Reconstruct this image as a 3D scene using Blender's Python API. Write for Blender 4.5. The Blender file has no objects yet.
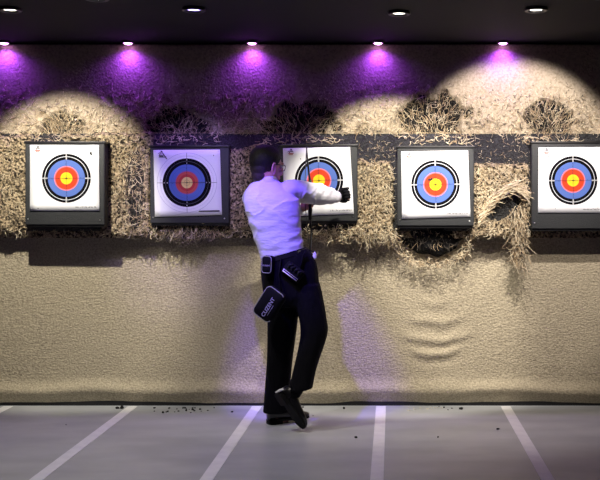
import bpy, bmesh, math, random
import numpy as np
from mathutils import Vector, Matrix, Quaternion
PI = math.pi
SC = bpy.context.scene
COL = SC.collection
random.seed(4)
CAM_D, CAM_H, F = 6.8, 1.33, 1000.0

# ------------------------------------------------------------------ camera, world, lights
cam = bpy.data.cameras.new('camera'); cam_o = bpy.data.objects.new('camera', cam); COL.objects.link(cam_o)
cam_o.location = (0, -CAM_D, CAM_H); cam_o.rotation_euler = (PI / 2, 0, 0)
cam.sensor_width = 36; cam.lens = 36 * F / 600
cam.shift_x = -92 / 600; cam.shift_y = -30 / 600
SC.camera = cam_o
SC.view_settings.view_transform = 'Standard'; SC.view_settings.look = 'None'
SC.view_settings.gamma = 1; SC.view_settings.exposure = 0.15; SC.view_settings.use_curve_mapping = False
w = bpy.data.worlds.new('world'); SC.world = w; w.use_nodes = True
w.node_tree.nodes['Background'].inputs[0].default_value = (0.50, 0.42, 0.62, 1)
w.node_tree.nodes['Background'].inputs[1].default_value = 0.045


def P(px, py, Y=0.0):
    """a point of the place at depth Y (0 = the wall, negative = towards the room)"""
    k = (CAM_D + Y) / F
    return Vector(((px - 392) * k, Y, CAM_H - (py - 210) * k))


def spot(name, loc, aim, power, color, angle, blend=0.15, size=0.02, parent=None):
    l = bpy.data.lights.new(name, 'SPOT'); l.energy = power; l.color = color
    l.spot_size = math.radians(angle); l.spot_blend = blend; l.shadow_soft_size = size
    o = bpy.data.objects.new(name, l); COL.objects.link(o)
    d = Vector(aim) - Vector(loc)
    o.rotation_euler = d.to_track_quat('-Z', 'Y').to_euler()
    o.location = Vector(loc)
    if parent:
        o.parent = parent; o.matrix_parent_inverse = Matrix.Translation(-parent.location)
    return o


WHITE = (1.0, 0.92, 0.78); PURPLE = (0.32, 0.05, 1.0)
# stage spotlights of the ceiling track and an added floor fill: (x, y, aim, power, colour, cone, blend)
TRACK = [
    ('white', -2.12, -1.25, P(66, 204, -.1), 185, WHITE, 57, 0.5),
    ('white', 0.04, -1.15, P(388, 212, -.1), 155, WHITE, 60, 0.40),
    ('white', 0.80, -1.25, P(512, 165, -.1), 150, (1.0, 0.90, 0.82), 64, 0.35),
    ('white', -1.35, -2.00, P(310, 330, 0), 45, (1.0, 0.90, 0.80), 62, 0.70),
    ('white', 1.10, -1.60, P(480, 330, 0), 75, (1.0, 0.88, 0.78), 80, 0.80),
    ('purple', -0.86, -1.62, Vector((-0.70, -0.80, 1.28)), 230, (0.15, 0.055, 1.0), 28, 0.6),
    ('violet', -1.10, -1.25, P(190, 190, -.1), 70, (0.42, 0.30, 1.0), 38, 0.7),
    ('white', -1.55, -1.55, Vector((-1.25, -1.10, 0)), 70, (1.0, 0.96, 0.92), 85, 0.8),  # added lamp, brightens the floor and its white lines
]

# ------------------------------------------------------------------ materials
def mat(name, color, rough=0.7, metal=0.0, spec=0.5, noise=None, bump=None, emit=None, coat=0):
    """noise = (scale, dark colour, lo, hi, detail); bump = (scale, strength, distance)"""
    m = bpy.data.materials.new(name); m.use_nodes = True
    nt = m.node_tree; b = nt.nodes['Principled BSDF']
    b.inputs['Base Color'].default_value = (*color, 1); b.inputs['Roughness'].default_value = rough
    b.inputs['Metallic'].default_value = metal; b.inputs['Specular IOR Level'].default_value = spec
    b.inputs['Coat Weight'].default_value = coat
    tc = nt.nodes.new('ShaderNodeTexCoord')
    if noise:
        n = nt.nodes.new('ShaderNodeTexNoise'); n.inputs['Scale'].default_value = noise[0]
        n.inputs['Detail'].default_value = noise[4] if len(noise) > 4 else 4
        r = nt.nodes.new('ShaderNodeValToRGB')
        r.color_ramp.elements[0].color = (*noise[1], 1); r.color_ramp.elements[0].position = noise[2]
        r.color_ramp.elements[1].color = (*color, 1); r.color_ramp.elements[1].position = noise[3]
        nt.links.new(tc.outputs['Object'], n.inputs['Vector']); nt.links.new(n.outputs['Fac'], r.inputs['Fac'])
        nt.links.new(r.outputs['Color'], b.inputs['Base Color'])
    if bump:
        n = nt.nodes.new('ShaderNodeTexNoise'); n.inputs['Scale'].default_value = bump[0]; n.inputs['Detail'].default_value = 5
        bp = nt.nodes.new('ShaderNodeBump'); bp.inputs['Strength'].default_value = bump[1]; bp.inputs['Distance'].default_value = bump[2]
        if len(bump) > 3:
            mp = nt.nodes.new('ShaderNodeMapping'); mp.inputs['Scale'].default_value = bump[3]
            nt.links.new(tc.outputs['Object'], mp.inputs['Vector']); nt.links.new(mp.outputs['Vector'], n.inputs['Vector'])
        else:
            nt.links.new(tc.outputs['Object'], n.inputs['Vector'])
        nt.links.new(n.outputs['Fac'], bp.inputs['Height']); nt.links.new(bp.outputs['Normal'], b.inputs['Normal'])
    if emit:
        b.inputs['Emission Color'].default_value = (*emit[0], 1); b.inputs['Emission Strength'].default_value = emit[1]
    return m


M = {}
M['ceiling'] = mat('black_ceiling', (0.006, 0.006, 0.007), 0.9)
M['darkwall'] = mat('dark_wall', (0.03, 0.028, 0.03), 0.9)
M['felt'] = mat('jute_felt', (0.50, 0.42, 0.32), 0.95, spec=0.1, noise=(70, (0.36, 0.30, 0.22), 0.34, 0.56, 8), bump=(75, 0.55, 0.012))
M['straw_mat'] = mat('straw_matting', (0.66, 0.53, 0.35), 0.95, spec=0.1, noise=(60, (0.045, 0.035, 0.028), 0.40, 0.58, 8), bump=(70, 1.0, 0.05))
M['carpet'] = mat('woven_jute_carpet', (0.54, 0.475, 0.345), 0.95, spec=0.1, noise=(90, (0.37, 0.32, 0.235), 0.36, 0.6, 8), bump=(60, 0.7, 0.014, (1, 1, 1.6)))
M['foam'] = mat('black_granular_foam', (0.045, 0.047, 0.05), 0.6, spec=0.5, noise=(120, (0.008, 0.008, 0.009), 0.4, 0.62), bump=(110, 1.0, 0.02))
M['board'] = mat('dark_board_foam', (0.024, 0.027, 0.030), 0.65, noise=(60, (0.03, 0.032, 0.036), 0.3, 0.7), bump=(160, 0.5, 0.006))
M['torn'] = mat('torn_black_foam', (0.010, 0.010, 0.011), 0.9, spec=0.2, bump=(60, 1.0, 0.03))
M['straw_a'] = mat('pale_straw', (0.84, 0.73, 0.53), 0.7, spec=0.3)
M['straw_b'] = mat('brown_straw', (0.50, 0.38, 0.24), 0.8, spec=0.3)
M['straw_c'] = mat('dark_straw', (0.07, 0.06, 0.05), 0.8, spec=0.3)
M['white_line'] = mat('white_floor_paint', (0.93, 0.93, 0.95), 0.5, noise=(14, (0.84, 0.84, 0.87), 0.3, 0.6))
M['black'] = mat('black_plastic', (0.01, 0.01, 0.012), 0.4)
M['ink'] = mat('black_ink', (0.012, 0.012, 0.016), 0.6)
M['ink_grey'] = mat('grey_ink', (0.22, 0.22, 0.26), 0.6)
M['ink_red'] = mat('red_ink', (0.45, 0.12, 0.09), 0.6)
M['ink_white'] = mat('white_print', (0.8, 0.8, 0.82), 0.6)
M['pin'] = mat('steel_pin', (0.7, 0.7, 0.72), 0.3, metal=1)
M['crumb'] = mat('black_foam_crumb', (0.008, 0.008, 0.009), 0.8)
M['crumb_w'] = mat('pale_straw_crumb', (0.7, 0.66, 0.6), 0.8)
M['skin'] = mat('skin', (0.60, 0.33, 0.235), 0.5, noise=(25, (0.53, 0.27, 0.19), 0.3, 0.7), bump=(200, 0.1, 0.002))
M['shirt'] = mat('white_cotton_shirt', (0.58, 0.58, 0.66), 0.75, spec=0.2, bump=(6, 0.35, 0.05, (1.0, 1.0, 2.6)))
M['trousers'] = mat('black_trousers', (0.0022, 0.0022, 0.0042), 0.85, spec=0.12, bump=(9, 0.5, 0.04, (2.2, 2.2, 0.7)))
M['shoe'] = mat('black_leather', (0.006, 0.006, 0.008), 0.28, spec=0.6)
M['sole'] = mat('black_rubber_sole', (0.004, 0.004, 0.005), 0.7, spec=0.15)
M['nylon'] = mat('black_nylon', (0.003, 0.003, 0.005), 0.8, spec=0.12, bump=(300, 0.3, 0.002))
M['piping'] = mat('grey_piping', (0.30, 0.30, 0.31), 0.6)
M['logo'] = mat('lavender_print', (0.34, 0.32, 0.55), 0.6)
M['eye'] = mat('eye_white', (0.8, 0.8, 0.78), 0.2)
M['metal'] = mat('dark_metal', (0.03, 0.03, 0.035), 0.3, metal=0.8)
M['carbon'] = mat('black_carbon', (0.008, 0.008, 0.010), 0.35)
M['fletch'] = mat('white_vane', (0.8, 0.8, 0.8), 0.5)


def hair_mat():
    m = mat('black_hair', (0.008, 0.007, 0.007), 0.6, spec=0.3, bump=(160, 0.8, 0.006, (1, 1, 0.35)))
    nt = m.node_tree; b = nt.nodes['Principled BSDF']
    tc = nt.nodes.new('ShaderNodeTexCoord'); sp = nt.nodes.new('ShaderNodeSeparateXYZ')
    n = nt.nodes.new('ShaderNodeTexNoise'); n.inputs['Scale'].default_value = 90
    ad = nt.nodes.new('ShaderNodeMath'); ad.operation = 'MULTIPLY_ADD'; ad.inputs[1].default_value = 0.03
    r = nt.nodes.new('ShaderNodeMapRange'); r.inputs[1].default_value = -0.062; r.inputs[2].default_value = 0.055
    ra = nt.nodes.new('ShaderNodeValToRGB')   # cropped sides: scalp shows through the short hair
    ra.color_ramp.elements[0].color = (0.045, 0.030, 0.026, 1); ra.color_ramp.elements[1].color = (0.008, 0.007, 0.007, 1)
    ra.color_ramp.elements[1].position = 0.75
    nt.links.new(tc.outputs['Object'], sp.inputs[0]); nt.links.new(tc.outputs['Object'], n.inputs['Vector'])
    nt.links.new(n.outputs['Fac'], ad.inputs[0]); nt.links.new(sp.outputs['Z'], ad.inputs[2])
    nt.links.new(ad.outputs[0], r.inputs[0]); nt.links.new(r.outputs[0], ra.inputs[0]); nt.links.new(ra.outputs[0], b.inputs['Base Color'])
    return m


M['hair'] = hair_mat()


def floor_mat():
    m = mat('grey_vinyl_floor', (0.36, 0.36, 0.38), 0.33, spec=0.5)
    nt = m.node_tree; b = nt.nodes['Principled BSDF']
    tc = nt.nodes.new('ShaderNodeTexCoord')
    mp = nt.nodes.new('ShaderNodeMapping'); mp.inputs['Scale'].default_value = (1.0, 2.2, 1)
    n = nt.nodes.new('ShaderNodeTexNoise'); n.inputs['Scale'].default_value = 2.4; n.inputs['Detail'].default_value = 6
    r = nt.nodes.new('ShaderNodeValToRGB')
    r.color_ramp.elements[0].color = (0.40, 0.42, 0.45, 1); r.color_ramp.elements[0].position = 0.3
    r.color_ramp.elements[1].color = (0.52, 0.54, 0.57, 1); r.color_ramp.elements[1].position = 0.7
    n2 = nt.nodes.new('ShaderNodeTexNoise'); n2.inputs['Scale'].default_value = 5
    r2 = nt.nodes.new('ShaderNodeMapRange'); r2.inputs[3].default_value = 0.22; r2.inputs[4].default_value = 0.48
    nt.links.new(tc.outputs['Object'], mp.inputs['Vector']); nt.links.new(mp.outputs['Vector'], n.inputs['Vector'])
    nt.links.new(n.outputs['Fac'], r.inputs['Fac']); nt.links.new(r.outputs['Color'], b.inputs['Base Color'])
    nt.links.new(tc.outputs['Object'], n2.inputs['Vector']); nt.links.new(n2.outputs['Fac'], r2.inputs[0])
    nt.links.new(r2.outputs[0], b.inputs['Roughness'])
    return m


M['floor'] = floor_mat()


def face_mat(name, stops):
    """printed rings: colour by distance from the sheet's own centre; stops = [(radius m, colour of the ring from there outwards)]"""
    m = bpy.data.materials.new(name); m.use_nodes = True
    nt = m.node_tree; b = nt.nodes['Principled BSDF']; b.inputs['Roughness'].default_value = 0.65
    b.inputs['Specular IOR Level'].default_value = 0.08
    tc = nt.nodes.new('ShaderNodeTexCoord'); mp = nt.nodes.new('ShaderNodeVectorMath'); mp.operation = 'MULTIPLY'
    mp.inputs[1].default_value = (1, 0, 1)
    ln = nt.nodes.new('ShaderNodeVectorMath'); ln.operation = 'LENGTH'
    mr = nt.nodes.new('ShaderNodeMath'); mr.operation = 'MULTIPLY'; mr.inputs[1].default_value = 1 / 0.25
    cr = nt.nodes.new('ShaderNodeValToRGB'); cr.color_ramp.interpolation = 'CONSTANT'
    els = cr.color_ramp.elements
    els[0].position = 0; els[0].color = (*stops[0][1], 1)
    els[1].position = stops[1][0] / 0.25; els[1].color = (*stops[1][1], 1)
    for rr, c in stops[2:]:
        e = els.new(rr / 0.25); e.color = (*c, 1)
    nt.links.new(tc.outputs['Object'], mp.inputs[0]); nt.links.new(mp.outputs[0], ln.inputs[0])
    nt.links.new(ln.outputs['Value'], mr.inputs[0]); nt.links.new(mr.outputs[0], cr.inputs[0])
    nt.links.new(cr.outputs[0], b.inputs['Base Color'])
    return m


u = 1 / 152.0   # metres per ring unit
WH = (0.86, 0.88, 0.93); BK = (0.003, 0.003, 0.006); YE = (0.85, 0.60, 0.02); RE = (0.60, 0.055, 0.02); PK = (0.72, 0.20, 0.27); BL = (0.095, 0.165, 0.50)
OR = (0.82, 0.34, 0.05)
M['face_bright'] = face_mat('printed_target_face', [
    (0, YE), (2.6 * u, OR), (2.9 * u, YE), (5.6 * u, (0.80, 0.42, 0.05)), (6.0 * u, RE), (8.3 * u, (0.50, 0.06, 0.03)), (8.55 * u, RE),
    (11.1 * u, PK), (12.3 * u, BL), (15.4 * u, (0.10, 0.17, 0.5)), (15.65 * u, BL), (18.4 * u, BK), (21.1 * u, (0.62, 0.64, 0.70)), (21.8 * u, BK),
    (24.2 * u, WH)])
M['face_purple_lit'] = face_mat('printed_target_face_purple_lit', [  # ring colours darkened for the purple light; outer circles are print
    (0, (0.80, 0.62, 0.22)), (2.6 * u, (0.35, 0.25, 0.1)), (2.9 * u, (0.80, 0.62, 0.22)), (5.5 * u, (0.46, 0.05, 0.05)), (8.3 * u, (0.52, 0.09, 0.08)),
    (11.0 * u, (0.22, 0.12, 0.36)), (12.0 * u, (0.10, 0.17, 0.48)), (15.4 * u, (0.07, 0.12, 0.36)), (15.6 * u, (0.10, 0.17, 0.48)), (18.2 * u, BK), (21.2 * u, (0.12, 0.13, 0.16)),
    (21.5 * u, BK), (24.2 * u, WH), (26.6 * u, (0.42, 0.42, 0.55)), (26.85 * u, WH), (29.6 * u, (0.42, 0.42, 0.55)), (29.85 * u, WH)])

# ------------------------------------------------------------------ helpers
def link_mesh(name, verts, faces, mats, parent=None, midx=None, smooth=True, loc=None):
    """verts are in world space; the object's origin goes to loc (or its parent's place)"""
    base = Vector(loc) if loc is not None else (parent_world(parent) if parent else Vector((0, 0, 0)))
    me = bpy.data.meshes.new(name)
    v = np.array([tuple(p) for p in verts], dtype=float) if not isinstance(verts, np.ndarray) else verts.astype(float)
    v = v - np.array(base)
    me.from_pydata(v.tolist(), [], [tuple(int(i) for i in f) for f in faces])
    for m in (mats if isinstance(mats, (list, tuple)) else [mats]):
        me.materials.append(m)
    if midx is not None:
        me.polygons.foreach_set('material_index', np.array(midx, dtype=np.int32))
    if smooth:
        me.polygons.foreach_set('use_smooth', np.ones(len(me.polygons), dtype=bool))
    me.update()
    o = bpy.data.objects.new(name, me); COL.objects.link(o)
    if parent:
        o.parent = parent; o.location = base - parent_world(parent)
    else:
        o.location = base
    return o


def parent_world(p):
    v = Vector((0, 0, 0))
    while p:
        v = v + p.location; p = p.parent
    return v


def tag(o, label=None, cat=None, group=None, kind=None):
    if label: o['label'] = label
    if cat: o['category'] = cat
    if group: o['group'] = group
    if kind: o['kind'] = kind
    return o


def thing(name, label, cat, loc, group=None):
    o = bpy.data.objects.new(name, None); o.empty_display_size = 0.05; COL.objects.link(o); o.location = loc
    return tag(o, label, cat, group)


class MB:
    """collects shapes into one mesh"""
    def __init__(s): s.v = []; s.f = []; s.m = []
    def add(s, vs, fs, mi=0):
        n = len(s.v); s.v += [Vector(p) for p in vs]; s.f += [tuple(i + n for i in f) for f in fs]; s.m += [mi] * len(fs)
    def box(s, lo, hi, mi=0, bevel=0.0, rot=None, piv=None):
        bm = bmesh.new(); bmesh.ops.create_cube(bm, size=1)
        lo = Vector(lo); hi = Vector(hi); c = (lo + hi) / 2; d = hi - lo
        for v in bm.verts: v.co = Vector((v.co.x * d.x, v.co.y * d.y, v.co.z * d.z)) + c
        if bevel: bmesh.ops.bevel(bm, geom=bm.edges[:], offset=bevel, segments=2, affect='EDGES', profile=0.6)
        if rot is not None:
            pv = Vector(piv) if piv is not None else c
            for v in bm.verts: v.co = rot @ (v.co - pv) + pv
        bm.verts.index_update()
        s.add([v.co.copy() for v in bm.verts], [[v.index for v in f.verts] for f in bm.faces], mi); bm.free()
    def loft(s, rings, mi=0, cap=True):
        n = len(rings[0]); vs = [p for r in rings for p in r]; fs = []
        for i in range(len(rings) - 1):
            for j in range(n):
                k = (j + 1) % n
                fs.append((i * n + j, i * n + k, (i + 1) * n + k, (i + 1) * n + j))
        if cap:
            fs.append(tuple(reversed(range(n)))); fs.append(tuple(range((len(rings) - 1) * n, len(rings) * n)))
        s.add(vs, fs, mi)
    def tube(s, pts, rad, n=10, mi=0, cap=True, flat=1.0, up=None):
        pts = [Vector(p) for p in pts]
        if not isinstance(rad, (list, tuple)): rad = [rad] * len(pts)
        rings = []; prev = None
        for i, p in enumerate(pts):
            t = (pts[min(i + 1, len(pts) - 1)] - pts[max(i - 1, 0)]).normalized()
            if prev is None:
                a = Vector(up) if up is not None else (Vector((0, 0, 1)) if abs(t.z) < 0.9 else Vector((1, 0, 0)))
            else: a = prev
            a = (a - t * a.dot(t)).normalized(); b = t.cross(a); prev = a
            r = rad[i]
            rings.append([p + (a * math.cos(2 * PI * j / n) * flat + b * math.sin(2 * PI * j / n)) * r for j in range(n)])
        s.loft(rings, mi, cap)
    def limb(s, pts, rad, n=16, sub=5, mi=0, flat=1.0, up=None):
        P_, R_ = smooth_path(pts, rad, sub); s.tube(P_, R_, n, mi, True, flat, up)
    def ell(s, c, r, frame=None, mi=0, seg=24, rings=16, fn=None):
        vs = []; fs = []
        for i in range(rings + 1):
            th = PI * i / rings
            for j in range(seg):
                ph = 2 * PI * j / seg
                p = Vector((math.sin(th) * math.cos(ph), math.sin(th) * math.sin(ph), math.cos(th)))
                p = Vector((p.x * r[0], p.y * r[1], p.z * r[2]))
                if fn: p = fn(p)
                if frame is not None: p = frame @ p
                vs.append(p + Vector(c))
        for i in range(rings):
            for j in range(seg):
                k = (j + 1) % seg
                fs.append((i * seg + j, (i + 1) * seg + j, (i + 1) * seg + k, i * seg + k))
        s.add(vs, fs, mi)
    def build(s, name, mats, parent=None, smooth=True, loc=None):
        return link_mesh(name, s.v, s.f, mats, parent, s.m, smooth, loc)


def smooth_path(pts, rad, sub):
    pts = [Vector(p) for p in pts]; n = len(pts); P_ = []; R_ = []
    for i in range(n - 1):
        p0, p1, p2, p3 = pts[max(i - 1, 0)], pts[i], pts[i + 1], pts[min(i + 2, n - 1)]
        for k in range(sub):
            t = k / sub
            P_.append(0.5 * ((2 * p1) + (p2 - p0) * t + (2 * p0 - 5 * p1 + 4 * p2 - p3) * t * t + (3 * p1 - p0 - 3 * p2 + p3) * t ** 3))
            tt = t * t * (3 - 2 * t); R_.append(rad[i] * (1 - tt) + rad[i + 1] * tt)
    P_.append(pts[-1]); R_.append(rad[-1])
    return P_, R_


def remesh(o, voxel, smooth=6, factor=0.5):
    """melt the overlapping pieces of a mesh into one continuous surface"""
    m = o.modifiers.new('r', 'REMESH'); m.mode = 'VOXEL'; m.voxel_size = voxel; m.use_smooth_shade = True
    if smooth:
        s = o.modifiers.new('s', 'SMOOTH'); s.iterations = smooth; s.factor = factor
    dg = bpy.context.evaluated_depsgraph_get(); dg.update()
    me = bpy.data.meshes.new_from_object(o.evaluated_get(dg))
    old = o.data; o.modifiers.clear(); o.data = me
    me.materials.clear()
    for mm in old.materials: me.materials.append(mm)
    me.polygons.foreach_set('use_smooth', np.ones(len(me.polygons), dtype=bool))
    return o


def vnoise(x, z, seed=0, cell=1.0):
    """value noise, numpy"""
    x = x / cell; z = z / cell
    xi = np.floor(x).astype(int); zi = np.floor(z).astype(int); fx = x - xi; fz = z - zi
    def h(a, b):
        q = np.sin(a * 127.1 + b * 311.7 + seed * 74.7) * 43758.5453
        return q - np.floor(q)
    fx = fx * fx * (3 - 2 * fx); fz = fz * fz * (3 - 2 * fz)
    return (h(xi, zi) * (1 - fx) + h(xi + 1, zi) * fx) * (1 - fz) + (h(xi, zi + 1) * (1 - fx) + h(xi + 1, zi + 1) * fx) * fz


def fbm(x, z, seed, cell, octv=4):
    r = 0; a = 0.5
    for i in range(octv):
        r = r + a * (vnoise(x, z, seed + i * 13, cell) - 0.5) * 2; a *= 0.5; cell *= 0.5
    return r


def sheet(name, x0, x1, z0, z1, step, yfn, m, back=0.03, parent=None):
    """a thick sheet hanging against the wall whose front is the height field yfn(x, z)"""
    nx = max(2, int((x1 - x0) / step)); nz = max(2, int((z1 - z0) / step))
    X, Z = np.meshgrid(np.linspace(x0, x1, nx), np.linspace(z0, z1, nz))
    Y = yfn(X, Z)
    front = np.stack([X, Y, Z], -1).reshape(-1, 3)
    idx = np.arange(nx * nz).reshape(nz, nx)
    a = idx[:-1, :-1].ravel(); b = idx[:-1, 1:].ravel(); c = idx[1:, 1:].ravel(); d = idx[1:, :-1].ravel()
    faces = np.stack([a, b, c, d], -1).tolist()
    edge = np.concatenate([idx[0, :], idx[1:, -1], idx[-1, -2::-1], idx[-2:0:-1, 0]])
    bk = front[edge].copy(); bk[:, 1] = back
    n0 = len(front); ne = len(edge)
    for i in range(ne):
        j = (i + 1) % ne
        faces.append((int(edge[j]), int(edge[i]), n0 + i, n0 + j))
    faces.append(tuple(range(n0, n0 + ne)))
    return link_mesh(name, np.vstack([front, bk]), faces, m, parent, loc=((x0 + x1) / 2, back, z0))


def sstep(a, b, x):
    t = np.clip((x - a) / (b - a), 0, 1); return t * t * (3 - 2 * t)


def strands(name, mats, items, seed=1, seg=5, stiff=1.0):
    """items: (start, dir, length, curl, radius, material). Many bent three sided fibres, one mesh"""
    rnd = random.Random(seed); V = []; Fc = []; MI = []
    for (p, d, L, curl, r, mi) in items:
        p = Vector(p); d = Vector(d).normalized()
        ax = Vector((rnd.gauss(0, 1), rnd.gauss(0, .6), rnd.gauss(0, 1))).normalized()
        tw = rnd.gauss(0, curl) / seg; tw2 = rnd.gauss(0, curl * 0.6) / seg
        n0 = len(V)
        for k in range(seg + 1):
            a = d.cross(Vector((0.3, 1, 0.2))).normalized(); b = d.cross(a)
            rr = r * (1 - 0.6 * k / seg)
            for q in range(3):
                an = 2 * PI * q / 3
                V.append(p + (a * math.cos(an) + b * math.sin(an)) * rr)
            p = p + d * (L / seg)
            d = Quaternion(ax, tw) @ d; d = Quaternion((0, 1, 0), tw2) @ d
        for k in range(seg):
            for q in range(3):
                e = (q + 1) % 3
                Fc.append((n0 + 3 * k + q, n0 + 3 * k + e, n0 + 3 * k + 3 + e, n0 + 3 * k + 3 + q)); MI.append(mi)
    c = V[0].copy()
    o = link_mesh(name, V, Fc, mats, None, MI, True, loc=c)
    return o


# ------------------------------------------------------------------ the room
def slab(name, lo, hi, m):
    b = MB(); b.box(lo, hi); o = b.build(name, m, None, False, loc=lo); tag(o, kind='structure'); return o


XL, XR, YB = -5.2, 4.6, -8.6
slab('floor', (XL, YB, -0.1), (XR, 0.15, 0), M['floor'])
slab('wall_back', (XL, 0.05, 0), (XR, 0.15, 2.8), M['darkwall'])
slab('wall_left', (XL - 0.1, YB, 0), (XL, 0.15, 2.8), M['darkwall'])
slab('wall_right', (XR, YB, 0), (XR + 0.1, 0.15, 2.8), M['darkwall'])
slab('wall_rear', (XL, YB - 0.1, 0), (XR, YB, 2.8), M['darkwall'])
CEIL = 2.44
slab('ceiling', (XL, YB, CEIL + 0.012), (XR, 0.15, CEIL + 0.15), M['ceiling'])
slab('shadow_strip_back', (XL, 0.0, 0), (XR, 0.05, 0.06), M['black'])  # black strip deepening the shadow line under the carpet

# upper felt -------------------------------------------------------------
CLUMPS = [(63, 126, 24, 16), (179, 126, 30, 20), (300, 122, 35, 22), (435, 118, 33, 24), (550, 121, 23, 21)]   # pixel centre, half sizes
ZF = lambda py, Y=-.13: P(0, py, Y).z
XF = lambda px, Y=-.13: P(px, 0, Y).x
FELT_Y = -0.112


def upper_y(X, Z):
    px = X * F / (CAM_D + FELT_Y) + 392; py = 210 - (Z - CAM_H) * F / (CAM_D + FELT_Y)
    y = FELT_Y - 0.004 * fbm(X, Z, 3, 0.5, 2) - 0.009 * fbm(X, Z, 9, 0.035, 3) * sstep(75, 120, py)
    for cx, cy, a, b in CLUMPS:
        e = ((px - cx) / a) ** 2 + ((py - cy) / b) ** 2 + 0.9 * fbm(X, Z, 21, 0.09, 3)
        y = y + 0.05 * (1 - sstep(0.6, 1.15, e))
    return y


X0, X1 = XF(-70), XF(680)
o = sheet('jute_felt_curtain', X0, X1, ZF(134.5), CEIL - 0.002, 0.0075, upper_y, M['felt'], back=0.04)
tag(o, 'beige jute felt curtain hanging from the ceiling above the targets', 'wall hanging')
b = MB(); b.box((X0, FELT_Y + 0.022, ZF(140)), (X1, 0.045, ZF(92)))
o = b.build('torn_foam_backing', M['torn'], None, False, loc=(X0, 0, ZF(140))); tag(o, 'black foam backing showing through the torn felt above the targets', 'foam backing')

# backstop band ----------------------------------------------------------
BAND_Y = -0.120
b = MB(); b.box((X0, BAND_Y, ZF(231, BAND_Y)), (X1, 0.045, ZF(133.5, BAND_Y)), bevel=0.012)
o = b.build('foam_backstop', M['foam'], None, True, loc=(X0, 0, ZF(231))); tag(o, 'long black granular foam backstop band behind the five target boards', 'backstop')

# straw matting over the band: (px0, py0, px1, py1)
MATS = [(-60, 133, 30, 232), (100, 131, 152, 236), (222, 146, 262, 232), (60, 133, 128, 142), (353, 161, 393, 236), (471, 163, 529, 237), (606, 140, 680, 236)]
HOLES = [(136, 190, 9, 46), (508, 203, 14, 17), (497, 214, 13, 7)]


def straw_mask(X, Z):
    px = X * F / (CAM_D + BAND_Y) + 392; py = 210 - (Z - CAM_H) * F / (CAM_D + BAND_Y)
    n = fbm(X, Z, 5, 0.07, 4)
    m = np.full(X.shape, -1.0)
    for a, c, d, e in MATS:
        dist = np.minimum(np.minimum(px - a, d - px), np.minimum(py - c, e - py)) / 7.0
        m = np.maximum(m, np.clip(dist, -1, 1))
    for hx, hy, ra, rb in HOLES:
        e = ((px - hx) / ra) ** 2 + ((py - hy) / rb) ** 2
        m = np.minimum(m, np.clip((e - 0.8) * 2, -1, 1))
    return m + 0.9 * n


def mat_y(X, Z):
    m = sstep(-0.25, 0.45, straw_mask(X, Z))
    return BAND_Y + 0.02 - 0.052 * m - 0.026 * fbm(X, Z, 31, 0.05, 4) * m


o = sheet('straw_matting', X0, X1, ZF(238, BAND_Y), ZF(132, BAND_Y), 0.006, mat_y, M['straw_mat'], back=BAND_Y + 0.03)
tag(o, 'patchy yellow straw matting over the black backstop between the target boards', 'straw matting')

# lower carpet -----------------------------------------------------------
def low_y(X, Z):
    px = X * F / CAM_D + 392; py = 210 - (Z - CAM_H) * F / CAM_D
    y = -0.012 - 0.010 * fbm(X, Z, 41, 0.5, 3)
    roll = np.exp(-((Z - 0.105 + 0.02 * fbm(X, Z * 0, 55, 0.4, 2)) / 0.045) ** 2)
    y = y - 0.035 * roll + 0.03 * sstep(0.07, 0.0, Z) * 0.6
    # sagging creases under the middle right target
    for cy, hw, am, k in ((318, 26, .016, 0.10), (335, 32, .022, 0.13), (349, 24, .026, 0.16), (378, 30, .012, 0.1), (300, 14, .008, .1)):
        arc = cy + 9 * (1 - ((px - 436) / hw) ** 2) * 0.6
        am = am * .6; arc = arc + 4 * fbm(X, Z, 71, .12, 2)
        y = y - am * np.exp(-((py - arc) / 4.5) ** 2) * np.exp(-((px - 436) / hw) ** 4)
        am = am * 0.5; y = y + am * 0.8 * np.exp(-((py - arc - 8) / 4.5) ** 2) * np.exp(-((px - 436) / hw) ** 4)
    return np.minimum(y, 0.02)


o = sheet('jute_carpet_curtain', X0, X1, 0.012, ZF(222, 0), 0.009, low_y, M['carpet'], back=0.045)
tag(o, 'beige woven jute carpet hanging below the targets down to the floor', 'wall hanging')

# floor lines ------------------------------------------------------------
for px, lab in ((10, 'white painted lane line off towards the left wall'), (134, 'white painted floor line below the gap between first and second target'), (257.5, 'white painted floor line ending just left of the archer\'s shoes'),
                (381, 'white painted floor line just right of the archer, nearly straight'), (505, 'white painted floor line at the right, slanting to the lower right')):
    x = (px - 392) * CAM_D / F
    b = MB(); b.box((x - 0.033, -5.2, 0.0003), (x + 0.033, -0.03, 0.0022))
    tag(b.build('floor_line', M['white_line'], None, False, loc=(x, -2.6, 0)), lab, 'floor line', 'white lane lines on the floor')

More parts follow.
